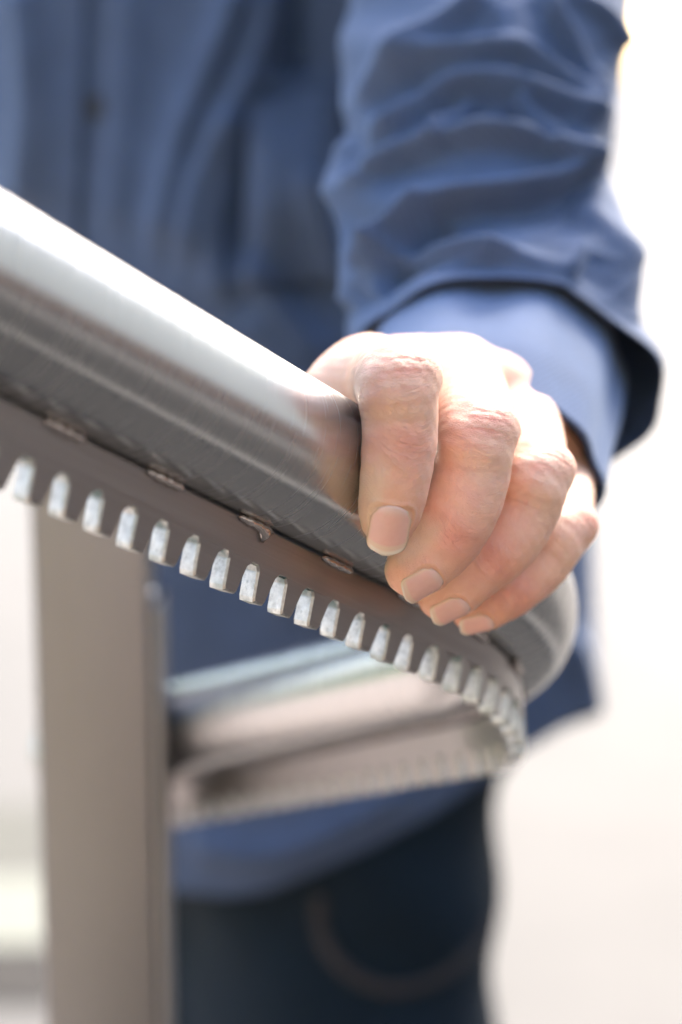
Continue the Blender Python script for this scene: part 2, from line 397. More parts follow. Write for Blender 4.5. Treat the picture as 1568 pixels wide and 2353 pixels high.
while s < RS[-1] - .008:
    p, t, u, n_ = rail_at(s)
    if proj(p)[0] > -260:
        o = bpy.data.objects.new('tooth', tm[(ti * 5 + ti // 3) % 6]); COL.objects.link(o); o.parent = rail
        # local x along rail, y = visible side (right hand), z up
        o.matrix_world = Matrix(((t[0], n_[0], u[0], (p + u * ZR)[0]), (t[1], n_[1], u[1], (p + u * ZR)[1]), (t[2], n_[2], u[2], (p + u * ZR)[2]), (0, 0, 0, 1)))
    s += PITCH_T; ti += 1
def weld_mesh(k):
    r = random.Random(k); V = []; nu, nv = 15, 9
    for i in range(nu):
        x = -1 + 2 * i / (nu - 1); e = max(1 - abs(x) ** 3.2, .02) ** .5 * (1 + .13 * math.sin(x * 13 + k))
        for j in range(nv):
            a = 2 * math.pi * j / nv; dr = 0
            if k % 3 == 1 and math.sin(a) < -.3: dr = .0026 * math.exp(-((x - .5) / .22) ** 2) * -math.sin(a)
            V.append((x * .0078, .0017 * e * math.cos(a) * (1 + dr * 120), (.00135 * e + dr) * math.sin(a)))
    me = bpy.data.meshes.new('weld_bead'); me.from_pydata(V, [], grid_faces(nu, nv, True) + [tuple(range(nv)), tuple((nu - 1) * nv + q for q in range(nv))[::-1]]); me.materials.append(M_WELD)
    me.polygons.foreach_set('use_smooth', [True] * len(me.polygons)); return me
wm = [weld_mesh(k) for k in range(3)]
for i, s in enumerate(np.arange(-.1115, RS[-1] - .01, .0377)):
    p, t, u, n_ = rail_at(s); o = bpy.data.objects.new('weld_bead', wm[i % 3 if i != 2 else 1] if i not in (1, 4) else wm[0]); COL.objects.link(o); o.parent = rail
    q = p + n_ * (PT + .0002) + u * (ZT - .0004)
    o.matrix_world = Matrix(((t[0], n_[0], u[0], q[0]), (t[1], n_[1], u[1], q[1]), (t[2], n_[2], u[2], q[2]), (0, 0, 0, 1)))

# square post under the lower rail end
def box_bm(x0, x1, y0, y1, z0, z1, bev=.004, seg=3):
    bm = bmesh.new(); bmesh.ops.create_cube(bm, size=1)
    for v in bm.verts: v.co = Vector((x0 + (v.co.x + .5) * (x1 - x0), y0 + (v.co.y + .5) * (y1 - y0), z0 + (v.co.z + .5) * (z1 - z0)))
    if bev: bmesh.ops.bevel(bm, geom=[e for e in bm.edges], offset=bev, segments=seg, affect='EDGES', profile=.5)
    return bm
pm = at(200, 1700, .89); pL, pR = at(84, 1700, .89), at(352, 1700, .89)
post = bm_obj('post', box_bm(pL[0], pR[0], pm[1], pm[1] + .034, 0, at(200, 905, .89)[2], .0025, 4), M_POST, rail, True)
pb = at(360, 1366, .89)
br = bm_obj('bracket', box_bm(pR[0] + .0003, pR[0] + .0048, pm[1] + .0006, pm[1] + .030, .35, pb[2] - .002, .0015, 2), M_POST, post, True)
bm = bmesh.new(); bmesh.ops.create_uvsphere(bm, u_segments=20, v_segments=12, radius=.0036)
for v in bm.verts: v.co += Vector(pb) + Vector((-.0035, -.0040, .001))
bm_obj('bolt', bm, mat_simple('polished_bolt', (.75, .74, .76), .12, 1.0, .05), post, True)

# ---------------------------------------------------------------- the person
person = thing('person', 'person in blue overshirt and dark jeans, left hand gripping the steel rail', 'person')

# --- hand and forearm: one distance field in camera axes (x right, y up, z depth)
def cc(px, py, d): return np.array([(px - 784) / F * d, (1176.5 - py) / F * d, d])
def w2c(P): q = np.asarray(P) - CAM; return np.stack([q @ RGT, q @ UPV, q @ FWD], -1)
def c2w(P): P = np.asarray(P); return CAM + P[..., :1] * RGT + P[..., 1:2] * UPV + P[..., 2:3] * FWD
RC = w2c(RP)
def hug(px, py, rho, dmax=.75):
    """first point on the pixel ray whose distance to the rail axis is rho, else the closest one"""
    ds = np.arange(.53, dmax, .0005); pts = np.stack([cc(px, py, d) for d in ds])
    dist = np.sqrt(((pts[:, None] - RC[None, ::2]) ** 2).sum(-1)).min(1)
    k = np.argmax(dist <= rho) if (dist <= rho).any() else int(dist.argmin())
    return pts[k]
mm = .001
FING = {  # px, py, rho(mm) or ('d',depth), radius(mm)
 'index': [((866, 884), ('d', .638), 11.2), ((892, 872), ('d', .612), 11.0), ((908, 880), ('r', .003), 10.9), ((920, 960), ('r', .001), 10.2), ((917, 1030), 30.0, 9.9), ((908, 1105), ('r', -.0005), 9.3), ((898, 1162), ('r', .001), 8.7), ((894, 1188), ('r', .003), 7.7)],
 'middle': [((1048, 873), ('d', .666), 12.5), ((1080, 915), ('d', .636), 11.8), ((1092, 1002), ('r', .0055), 10.7), ((1086, 1085), ('r', .0035), 10.7), ((1062, 1170), ('r', .001), 10.3), ((1025, 1240), 29.8, 9.5), ((984, 1286), 29.8, 8.5), ((950, 1308), 29.8, 7.8)],
 'ring': [((1195, 955), ('d', .698), 12.3), ((1212, 1002), ('d', .668), 11.2), ((1226, 1092), ('r', .0085), 10.3), ((1210, 1165), ('r', .006), 9.9), ((1165, 1248), ('r', .002), 9.2), ((1110, 1293), 29.2, 8.8), ((1056, 1345), 29.2, 8.0), ((1018, 1370), 29, 7.1)],
 'little': [((1287, 1080), ('d', .712), 11.0), ((1295, 1145), ('d', .690), 9.8), ((1288, 1215), ('r', .014), 9.2), ((1254, 1286), ('r', .008), 8.2), ((1210, 1333), ('r', .004), 7.6), ((1163, 1369), 28, 7.2), ((1119, 1394), 27.5, 6.6), ((1087, 1406), 27, 6.0)],
}
NAIL = {'index': (15.2, 5.9, 0.8), 'middle': (11.6, 5.9, -.6), 'ring': (11.0, 5.6, -.6), 'little': (10.0, 4.8, -.5)}
NDV = {'index': (.06, 0, -1), 'middle': (.40, -.62, -.75), 'ring': (.42, -.66, -.72), 'little': (.42, -.66, -.72)}
H = .0006
fld = Field((-.026, -.044, .548), (.100, .082, .800), H)
paths = {}
for nme, L in FING.items():
    pts, rad = [], []
    anchor = [hug(*p_, q * mm)[2] for p_, q, r in L if not isinstance(q, tuple)][0]
    for (px, py), q, r in L:
        pts.append(cc(px, py, q[1] + (anchor if q[0] == 'r' else 0)) if isinstance(q, tuple) else hug(px, py, q * mm)); rad.append(r * mm)
    C = catmull(np.column_stack([pts, rad]), 57)
    for _ in range(7): C[1:-1] = (C[:-2] + 2 * C[1:-1] + C[2:]) / 4
    paths[nme] = (C[:, :3], C[:, 3])
D = fld.new()
wr = cc(1115, 940, .765); wl = cc(1010, 915, .752); wrr = cc(1225, 985, .762)
mc = {k: paths[k][0][0] for k in FING}
carp = {'index': cc(1010, 910, .735), 'middle': cc(1075, 915, .742), 'ring': cc(1145, 950, .745), 'little': cc(1215, 1000, .745)}
for k in FING:
    add(D, fld.cone(mc[k], carp[k], paths[k][1][0] * (1.08 if k in ('ring', 'little') else .98), .0145), .010)
add(D, fld.cone(mc['index'] + [0, -.008, .004], mc['little'] + [-.002, -.004, .004], .011, .010), .010)
# wrist and forearm
el = cc(1110, 800, .80)
for o_ in (-.012, 0, .012):
    add(D, fld.cone(wr + [o_, 0, -.010], el + [o_, 0, .0], .0185, .021), .012)
# thumb: base, ball, and behind the tube
th = [cc(985, 960, .722), cc(880, 925, .672), cc(826, 906, .641), cc(776, 952, .634), cc(728, 1040, .632)]
tr = [.0165, .0145, .0122, .0108, .0095]
tc_ = catmull(np.column_stack([th, tr]), 22)
for i in range(21): add(D, fld.cone(tc_[i, :3], tc_[i + 1, :3], tc_[i, 3], tc_[i + 1, 3]), .006)
add(D, fld.cone(cc(880, 925, .66), cc(845, 900, .645), .011, .011), .010)
# knuckles and tendons on the back of the hand
for (px, py, d, r), k in (((842, 836, .648, 5.5), 'index'), ((1056, 842, .674, 5.6), 'middle'), ((1228, 918, .703, 5.4), 'ring'), ((1305, 1040, .716, 5.2), 'little')):
    p = cc(px, py, d); add(D, fld.ell(p, np.array([r * 1.35, r, r * 1.5]) * mm), .006)
    add(D, fld.cone(p + [0, -.002, .004], carp[k] + [0, .0105, 0], .0035, .003), .007)
for a, b2, r in ((cc(850, 868, .652), cc(1052, 872, .676), .0100), (cc(1060, 872, .678), cc(1215, 940, .700), .0105), (cc(1225, 950, .702), cc(1300, 1060, .716), .0095)):
    add(D, fld.cone(a, b2, r, r), .008); add(D, fld.cone((a + b2) / 2, carp['middle'] if b2[0] < .06 else carp['ring'], r, .0135), .010)
# fingers
GX, GY, GZ = np.meshgrid(*fld.ax, indexing='ij', sparse=True)
kf = np.full(tuple(fld.n), .0016, np.float32)
for a, b2 in (('index', 'middle'), ('middle', 'ring'), ('ring', 'little')):
    c0 = (paths[a][0][2] + paths[b2][0][2]) / 2 + np.array([0, -.002, .006])
    kf += .010 * np.exp(-(((GX - c0[0]) ** 2 + (GY - c0[1]) ** 2 + (GZ - c0[2]) ** 2) / .014 ** 2)).astype(np.float32)
for k in ('index', 'middle', 'ring', 'little'):
    P, R = paths[k]; E_ = fld.new()
    for i in range(0, 56, 1):
        if i % 2 == 0: add(E_, fld.cone(P[i], P[min(i + 2, 56)], R[i], R[min(i + 2, 56)]))
    # knuckle pad on the middle joint
    j = 16; axis = RC[((RC - P[j]) ** 2).sum(1).argmin()]; dor = unit(P[j] - axis)
    add(E_, fld.ell(P[j] + dor * R[j] * .42 + np.array([.0012, .0, -.001]), np.array([.0072, .0062, .0066]) * (R[j] / .0103)), .005)
    D = smin(D, E_, np.maximum(kf, .0011)) if k != 'index' else smin(D, E_, np.maximum(kf, .010))
# pressed against the tube
near = RC[::3]; near = near[(near[:, 2] > .54) & (near[:, 2] < .80)]
TD = np.full(tuple(fld.n), 1, np.float32)
for i in range(len(near) - 1):
    bx, d = fld.cone(near[i], near[i + 1], RR, RR); TD[bx] = np.minimum(TD[bx], d)
D = np.maximum(D, .00012 - TD); del TD, kf, E_
D[0] = D[-1] = 1; D[:, 0] = D[:, -1] = 1; D[:, :, 0] = D[:, :, -1] = 1
HV, HQ = surface_nets(D, fld.lo, H)
gi = np.clip(((HV - fld.lo) / H), 1, np.array(D.shape) - 3).astype(int)
def sample_grad(V):
    g = (V - fld.lo) / H; i = np.clip(g.astype(int), 1, np.array(D.shape) - 3); out = []
    for ax in range(3):
        e = np.zeros(3, int); e[ax] = 2; a = i + e; b3 = np.maximum(i - e + [int(x == ax) for x in range(3)], 0)
        a = np.minimum(a, np.array(D.shape) - 1)
        out.append(D[a[:, 0], a[:, 1], a[:, 2]] - D[b3[:, 0], b3[:, 1], b3[:, 2]])
    return unit(np.stack(out, 1))
HN = sample_grad(HV)
# finger coordinates for every vertex
best = np.full(len(HV), 1e9); fid = np.zeros(len(HV), int); fs = np.zeros(len(HV)); fw_ = np.zeros(len(HV)); fh = np.zeros(len(HV))
frames = {}
for q, k in enumerate(FING):
    P, R = paths[k]; Tn = unit(np.gradient(P, axis=0)); ax_i = ((P[:, None] - RC[None]) ** 2).sum(-1).argmin(1)
    dor = .38 * unit(P - RC[ax_i]) + np.array([0, 0, -1.0]); dor = unit(dor - Tn * (dor * Tn).sum(1, keepdims=True))
    for _ in range(6): dor = unit(np.vstack([dor[:1], (dor[:-2] + dor[1:-1] * 2 + dor[2:]) / 4, dor[-1:]]))
    lat = np.cross(Tn, dor); sl = np.concatenate([[0], np.cumsum(np.linalg.norm(np.diff(P, axis=0), axis=1))]); frames[k] = (Tn, dor, lat, sl)
    for a in range(0, len(HV), 40000):
        v = HV[a:a + 40000]; d2 = ((v[:, None] - P[None]) ** 2).sum(-1); j = d2.argmin(1); dd = np.sqrt(d2[np.arange(len(v)), j]) - R[j]
        m_ = dd < best[a:a + 40000]; o_ = v - P[j]
        ix = np.arange(a, a + len(v))[m_]
        best[ix] = dd[m_]; fid[ix] = q; fs[ix] = ((sl[j] - sl[16]) + (o_ * Tn[j]).sum(1))[m_] * 1000
        fw_[ix] = (o_ * lat[j]).sum(1)[m_] * 1000; fh[ix] = ((o_ * dor[j]).sum(1) / R[j])[m_]
sdip = np.array([(frames[k][3][32 if k == 'index' else 40] - frames[k][3][16]) * 1000 for k in FING])[fid]
stip = np.array([(frames[k][3][-1] - frames[k][3][16]) * 1000 for k in FING])[fid]
onf = (best < .004) & (fs > -22)
dors = smooth(.05, .6, fh) * onf
disp = np.zeros(len(HV)); red = np.zeros(len(HV))
wob = .5 * np.sin(fw_ * .9 + fid * 2.1) + .35 * np.sin(fw_ * 2.3 + fid) + .2 * np.sin(fw_ * 4.7 + fid * 3)
for s_j, dep, sg in ((-8.6, .22, .42), (-6.6, .30, .40), (-4.9, .36, .42), (-3.2, .22, .38), (4.8, .30, .42)):
    cen = s_j * (1 - .055 * (fw_ / 3.0) ** 2 * (1 if s_j < 0 else .6)) + wob * .55 + .35 * math.sin(s_j * 5)
    ext = np.exp(-(fw_ / (6.0 if abs(s_j) < 7 else 4.6)) ** 4)
    disp -= .62 * dep * np.exp(-((fs - cen) / sg) ** 2) * ext * dors
for s_j, dep in ((-1.4, .13), (.3, .17), (1.9, .12)):
    disp -= .8 * dep * np.exp(-((fs - sdip - s_j - wob * .35) / .40) ** 2) * np.exp(-(fw_ / 5.0) ** 4) * dors
disp += .04 * np.sin(fs * 1.15 + wob * 2) * np.exp(-((fs + 7) / 5) ** 2) * dors * np.exp(-(fw_ / 6) ** 2)
# flesh folds round the nails
for k in FING:
    P, R = paths[k]; Tn, dor, lat, sl = frames[k]; nl, nw, nof = NAIL[k]
    ref = int(np.interp(sl[-1] - nl * mm * .45, sl, np.arange(57))); t0_ = unit(P[-1] - P[ref - 3])
    dd = np.array(NDV[k]); dd = unit(dd - t0_ * (dd @ t0_)); ll = np.cross(t0_, dd); o_ = HV - P[ref]
    tend = ((P[-1] - P[ref]) @ t0_ + R[-1]) * 1000; x_ = (o_ @ t0_) * 1000 - (tend + nof - nl); hgt = (o_ @ dd) * 1000; rr_ = R[ref] * 930
    la = np.arctan2(o_ @ ll, np.maximum(hgt / 1000 - (R[ref] - rr_ / 1000), 1e-4)) * rr_
    near_ = (np.abs(x_) < 22) & (hgt > 0) & (np.linalg.norm(o_, axis=1) < .018)
    eo = np.hypot(np.maximum(np.abs(la) - nw * .55, 0), np.maximum(nw * .55 - x_, 0)) - nw * .47
    eo = np.where(x_ > nl * .8, 9, eo)
    disp += near_ * (.38 * np.exp(-((eo - .75) / .65) ** 2) - .35 * np.exp(-((eo + .05) / .35) ** 2))
ph_ = HV * 1000; disp += .11 * np.sin(ph_[:, 0] * .55 + ph_[:, 1] * .31) * np.sin(ph_[:, 1] * .47 - ph_[:, 2] * .4 + 1) + .07 * np.sin(ph_[:, 0] * 1.3 + 2 + ph_[:, 2] * .9) * np.sin(ph_[:, 1] * 1.1)
HV = HV + HN * disp[:, None] * mm
pipm = 1.25 * np.exp(-((fs - .8) / 4.6) ** 2 - (fw_ / 7.0) ** 2) * dors
dipm = np.exp(-((fs - sdip + 1) / 5.5) ** 2 - (fw_ / 7.5) ** 2) * dors
red = np.clip(.95 * pipm + .55 * dipm + .25 * onf * smooth(10, 30, fs), 0, 1)
palm_ = ~onf; kp = [cc(838, 800, .648), cc(1052, 812, .674), cc(1228, 900, .703)]
for p in kp: red = np.maximum(red, .5 * np.exp(-((HV - p) ** 2).sum(1) / .007 ** 2))
pal = np.clip(onf * smooth(stip - 12, stip - 3, fs) * smooth(.35, -.2, fh) * 1.0 + .75 * onf * smooth(stip - 18, stip - 10, fs) * smooth(-2.5, -6.5, fw_), 0, 1)
pal = np.maximum(pal, .5 * (np.exp(-((HV - cc(800, 880, .635)) ** 2).sum(1) / .013 ** 2)))
wrk = np.clip((np.exp(-((fs + 7.5) / 6) ** 2) + .35 * np.exp(-((fs - 6) / 2.5) ** 2)) * dors + .8 * np.exp(-((fs - sdip) / 4.5) ** 2) * dors + .12, 0, 1)
arm = mesh_obj('arm', c2w(HV), HQ, M_SKIN, person)
def vattr(o, nme, arr, typ='FLOAT'):
    a = o.data.attributes.new(nme, typ, 'POINT')
    a.data.foreach_set('value' if typ == 'FLOAT' else 'vector', np.asarray(arr, np.float32).ravel())
vattr(arm, 'redness', red); vattr(arm, 'pallor', pal); vattr(arm, 'wrinkle', wrk)
vattr(arm, 'finger_coord', np.stack([fs + .06 * fw_ ** 2 * np.sign(fs + .1), fw_, fid * 37.0 + 0 * fs], 1), 'FLOAT_VECTOR')
bvh = BVHTree.FromPolygons([Vector(v) for v in HV], [tuple(map(int, f)) for f in HQ])
# --- fingernails
for k, (nl, nw, nof) in NAIL.items():
    P, R = paths[k]; Tn, dor, lat, sl = frames[k]; nu, nv = 21, 19; V = []; UVs = []
    ref = int(np.interp(sl[-1] - nl * mm * .45, sl, np.arange(57))); P0, t0_, r0 = P[ref], unit(P[-1] - P[ref - 3]), R[ref]
    dd = np.array(NDV[k]); dd = unit(dd - t0_ * (dd @ t0_)); ll = np.cross(t0_, dd)
    tend = (P[-1] - P0) @ t0_ + R[-1]
    xs_, hs_ = [], []
    for b_ in np.linspace(.02, .62, 9):
        x_ = tend + nof * mm - nl * mm * (1 - b_); c_ = P0 + t0_ * x_; hit = bvh.ray_cast(Vector(c_ + dd * .02), Vector(-dd))
        if hit[0] is not None: xs_.append(x_); hs_.append((np.array(hit[0]) - c_) @ dd)
    sl_, c0_ = np.polyfit(xs_, hs_, 1)
    Rn = r0 * .93
    for i in range(nu):
        b_ = i / (nu - 1)
        hw = nw * mm * (.72 + .28 * smooth(0, .22, b_)) * (1 - (.975 * max(0, (b_ - .62) / .38)) ** 3.0) ** .42
        for j in range(nv):
            a_ = -1 + 2 * j / (nv - 1); ph = a_ * hw / Rn
            bb = b_ + .10 * a_ * a_ * (1 - b_) - .03 * a_ * a_ * smooth(.7, 1, b_); x_ = tend + nof * mm - nl * mm * (1 - bb)
            hgt = c0_ + sl_ * x_ + .00046 - .0005 * smooth(.12, 0, b_) - .0012 * max(0, b_ - .6) ** 2 * 2
            V.append(P0 + t0_ * x_ + dd * (hgt - Rn * (1 - math.cos(ph))) + ll * Rn * math.sin(ph)); UVs.append((j / (nv - 1), b_ * (.96 if k == 'index' else .90)))
    o = mesh_obj('fingernail', c2w(np.array(V)), grid_faces(nu, nv), M_NAIL, person)
    uv = o.data.uv_layers.new(name='UVMap')
    for lp in o.data.loops: uv.data[lp.index].uv = UVs[lp.vertex_index]
    md = o.modifiers.new('thickness', 'SOLIDIFY'); md.thickness = .0005; md.offset = -1 if o.data.polygons[100].normal.dot(Vector(c2w(dd) - CAM)) > 0 else 1
    o['label'] = {'index': 'index finger nail with pale free edge', 'middle': 'middle finger nail', 'ring': 'ring finger nail', 'little': 'little finger nail'}[k]

# --- clothing helpers: ridges given as pixel polylines raise folds in the cloth
def ridge_disp(V, Nrm, ridges, hang=False):
    q = proj(V); out = np.zeros(len(V)); face = smooth(-.25, .1, -(Nrm * unit(V - CAM)).sum(1))
    for pts, amp, wd in ridges:
        C = catmull(pts, 40); d2 = np.full(len(V), 1e12); tpar = np.zeros(len(V)); sg = np.zeros(len(V))
        for i in range(39):
            a, b_ = C[i], C[i + 1]; ba = b_ - a; L = ba @ ba + 1e-9
            t = np.clip(((q[:, :2] - a) @ ba) / L, 0, 1); e = q[:, :2] - a - t[:, None] * ba; dd = (e ** 2).sum(1)
            m_ = dd < d2; d2[m_] = dd[m_]; tpar[m_] = (i + t[m_]) / 39; sg[m_] = e[m_, 1]
        fade = smooth(0, .12, tpar) * smooth(1, .88, tpar)
        if hang:                                     # a fold that hangs over: gentle above the crest, tucked in below it
            d_ = np.sqrt(d2); upper = np.exp(-(np.sqrt(d2 + 16) - 4) / (wd * .85)); lower = 1.35 * np.exp(-(d_ / (wd * .75)) ** 2) - .35 - .30 * np.exp(-((d_ - wd * 2.2) / (wd * 1.5)) ** 2) * (1 - np.exp(-d_ / 8)) + .35 * (1 - np.exp(-(d_ / (wd * 4)) ** 2))
            out += 1.1 * amp * mm * np.where(sg <= 0, upper, lower) * (.15 + .85 * fade) * face; continue
        dd_ = np.sqrt(d2 + 49) - 7; out += amp * mm * (.85 * np.exp(-dd_ / (wd * .9)) + .45 * np.exp(-d2 / (wd * wd))) * (.25 + .75 * fade) * face
    return out
def vnormals(V, nu, nv, wrap):
    G_ = V.reshape(nu, nv, 3); du = np.gradient(G_, axis=0)
    dv = (np.roll(G_, -1, 1) - np.roll(G_, 1, 1)) if wrap else np.gradient(G_, axis=1)
    return unit(np.cross(dv, du).reshape(-1, 3))
def cloth_obj(name, V, nu, nv, wrap, mat, parent, uvs=1.0, thick=.0009):
    o = mesh_obj(name, V, grid_faces(nu, nv, wrap), mat, parent)
    uv = o.data.uv_layers.new(name='UVMap'); G_ = V.reshape(nu, nv, 3)
    su = np.concatenate([[0], np.cumsum(np.linalg.norm(np.diff(G_, axis=0), axis=2).mean(1))]); wv = np.linalg.norm(np.roll(G_, -1, 1) - G_, axis=2).mean() * 1.0
    buf = np.zeros((len(o.data.loops), 2)); nvf = nv if wrap else nv - 1
    for f, pl in enumerate(o.data.polygons):
        i, j = divmod(f, nvf)
        for k, (ii, jj) in enumerate(((i, j), (i, j + 1), (i + 1, j + 1), (i + 1, j))): buf[pl.loop_start + k] = (jj * wv, su[ii])
    uv.data.foreach_set('uv', buf.ravel())
    if thick:
        md = o.modifiers.new('cloth_thickness', 'SOLIDIFY'); md.thickness = thick; md.offset = 0
    return o
def loft(rings, nu, nv):
    """rings: (centre, side half axis vector, up half axis vector)"""
    R_ = np.array([np.concatenate(r) for r in rings]); C = catmull(R_, nu); th_ = np.linspace(0, 2 * math.pi, nv, endpoint=False)
    V = C[:, None, :3] + np.cos(th_)[None, :, None] * C[:, None, 3:6] + np.sin(th_)[None, :, None] * C[:, None, 6:9]
    return V.reshape(-1, 3), th_

# --- sleeve: upper arm down to the elbow, then the foreshortened forearm to the hem
def ring(px, py, d, hw, hv, axis, roll=0):
    c = at(px, py, d); ax_c = unit(np.array(axis)); a = c2w(ax_c) - CAM
    side = unit(RGT - a * (RGT @ a)); upv_ = unit(np.cross(side, a)); 
    if upv_ @ UPV < 0: upv_ = -upv_
    cr, sr = math.cos(roll), math.sin(roll); side, upv_ = side * cr - upv_ * sr, upv_ * cr + side * sr
    return (c, side * hw, upv_ * hv)
AXS = (-.02, -.86, -.5)
SR = [ring(1100, -520, 1.09, .070, .062, AXS), ring(1105, -230, .96, .0625, .055, AXS), ring(1112, 20, .878, .0565, .050, AXS),
      ring(1115, 130, .860, .0562, .048, AXS), ring(1090, 310, .832, .0505, .045, AXS), ring(1105, 480, .810, .0516, .0445, AXS), ring(1135, 640, .792, .0520, .044, AXS),
      ring(1150, 770, .775, .0535, .043, (-.02, -.78, -.62), .18), ring(1163, 880, .757, .0555, .043, (.12, -.66, -.75), .42)]
snu, snv = 240, 260
SV, sth = loft(SR, snu, snv)
SN = vnormals(SV, snu, snv, True)
if ((SN * (SV - np.repeat(SV.reshape(snu, snv, 3).mean(1), snv, 0))).sum(1)).mean() < 0: SN = -SN
RIDGE = [([(830, 350), (960, 232), (1050, 182), (1180, 188), (1300, 232), (1390, 290)], 8.0, 26), ([(880, 185), (960, 135), (1060, 116), (1180, 112), (1260, 152), (1330, 202), (1375, 255)], 6.9, 23),
 ([(800, 440), (900, 352), (990, 320), (1100, 308), (1230, 326), (1330, 365), (1400, 390)], 8.0, 25), ([(815, 690), (880, 590), (940, 525), (1010, 470), (1100, 447), (1200, 430), (1290, 402), (1375, 372)], 8.0, 23),
 ([(870, 600), (920, 586), (1000, 585), (1120, 592), (1220, 622), (1300, 660), (1420, 712)], 7.5, 26), ([(850, 705), (950, 650), (1050, 616), (1160, 600)], 4, 17),
 ([(815, 250), (930, 130), (1030, 50), (1120, -10)], 6, 26), ([(1240, -20), (1310, 90), (1380, 215)], 5, 18), ([(990, 310), (1090, 215)], 6, 16), ([(1185, 210), (1290, 320)], 5.5, 15),
 ([(1340, 450), (1400, 520), (1480, 600)], 3, 40), ([(800, 300), (785, 420), (820, 600), (812, 730)], 5, 22), ([(1280, -20), (1390, 30), (1450, 110)], 4, 26), ([(1000, 460), (900, 580), (850, 690)], 5, 18), ([(1330, 560), (1300, 640), (1290, 700)], 4, 20)]
dsp = ridge_disp(SV, SN, RIDGE, True) * np.repeat(1 - .85 * smooth(.90, .98, np.linspace(0, 1, snu)), snv)
qs = proj(SV)
lowf = .0016 * np.sin(qs[:, 1] * .021 + qs[:, 0] * .006) + .0012 * np.sin(qs[:, 1] * .037 - qs[:, 0] * .011 + 1)
SV2 = SV + SN * (dsp + lowf)[:, None]
# hem: flare the outer side
G_ = SV2.reshape(snu, snv, 3); ut = np.linspace(0, 1, snu)[:, None]; rightness = np.clip(np.cos(sth), 0, 1)[None] ** 1.2
shirt_t = None
flare = smooth(.62, 1, ut) * rightness
G_ += flare[..., None] * (RGT * .003 - UPV * .004)
SV2 = G_.reshape(-1, 3)

# --- torso of the shirt
TZ = [.91, .99, 1.07, 1.17, 1.27, 1.37, 1.45, 1.50, 1.55, 1.58]
TX = [-.008, -.008, -.010, -.016, -.022, -.028, -.03, -.03, -.03, -.03]
TW = [.158, .156, .152, .152, .168, .185, .195, .19, .15, .075]
TD_ = [.130, .134, .139, .143, .134, .116, .12, .11, .09, .06]
TY = [1.205, 1.20, 1.195, 1.195, 1.20, 1.20, 1.205, 1.21, 1.215, 1.22]
tnu, tnv = 230, 300
C = catmull(np.column_stack([TX, TY, TZ, TW, TD_]), 120)
HEM = np.array([(-300, 1900), (100, 2010), (390, 2052), (520, 2058), (620, 2042), (700, 2008), (850, 1950), (1000, 1868), (1100, 1792), (1200, 1722), (1290, 1672), (1385, 1636), (1700, 1560)], float)
th_ = np.linspace(0, 2 * math.pi, tnv, endpoint=False)
def tpoint(z, ct, st):
    f = [np.interp(z, C[:, 2], C[:, i]) for i in (0, 1, 3, 4)]
    sq = lambda v, e: np.sign(v) * np.abs(v) ** e
    return np.stack([f[0] + f[2] * sq(ct, .9), f[1] + f[3] * sq(st, .9), z * np.ones_like(ct)], -1)
ct, st = np.cos(th_), np.sin(th_)
zlo, zhi = np.full(tnv, .85), np.full(tnv, 1.3)
for _ in range(26):
    zm = (zlo + zhi) / 2; q = proj(np.stack([tpoint(zm[j], ct[j:j + 1], st[j:j + 1])[0] for j in range(tnv)]))
    low = q[:, 1] > np.interp(q[:, 0], HEM[:, 0], HEM[:, 1]); zlo = np.where(low, zm, zlo); zhi = np.where(low, zhi, zm)
zb = (zlo + zhi) / 2
TV = np.zeros((tnu, tnv, 3))
for i in range(tnu):
    z = zb + (1.58 - zb) * (i / (tnu - 1))
    f = [np.interp(z, C[:, 2], C[:, k]) for k in (0, 1, 3, 4)]; sq = lambda v: np.sign(v) * np.abs(v) ** .9
    TV[i, :, 0] = f[0] + f[2] * sq(ct); TV[i, :, 1] = f[1] + f[3] * sq(st); TV[i, :, 2] = z
TV = TV.reshape(-1, 3); TN = vnormals(TV, tnu, tnv, True); cen = np.repeat(TV.reshape(tnu, tnv, 3).mean(1), tnv, 0)
if ((TN * (TV - cen)).sum(1)).mean() < 0: TN = -TN
TR = [([(690, -80), (688, 60), (686, 180)], -12, 60), ([(560, 700), (700, 900), (800, 1050)], 5, 60), ([(560, -60), (500, 120), (420, 330), (365, 600)], 7, 34), ([(640, -60), (620, 60), (570, 200), (470, 420), (430, 640)], 7, 30), ([(560, 250), (530, 400), (500, 560), (520, 700)], 6, 40),
      ([(560, 600), (640, 700), (740, 830)], 6, 34), ([(700, 380), (760, 560), (800, 700)], 4, 34), ([(720, -60), (715, 60), (720, 180)], 5, 30), ([(60, -60), (90, 200), (80, 500)], 6, 40),
      ([(600, 1350), (760, 1400), (900, 1440)], 3, 50), ([(420, 1930), (600, 1950), (760, 1900), (980, 1790)], 5, 40), ([(1290, 1450), (1330, 1560), (1350, 1650)], 5, 30), ([(300, -60), (290, 200), (260, 560)], 3, 45)]
TV = TV + TN * (1.6 * ridge_disp(TV, TN, TR) + .002 * np.sin(proj(TV)[:, 0] * .013 + proj(TV)[:, 1] * .003))[:, None]
shirt = cloth_obj('overshirt', TV, tnu, tnv, True, M_SHIRT, person)
sleeve = cloth_obj('sleeve', SV2, snu, snv, True, M_SHIRT, shirt)
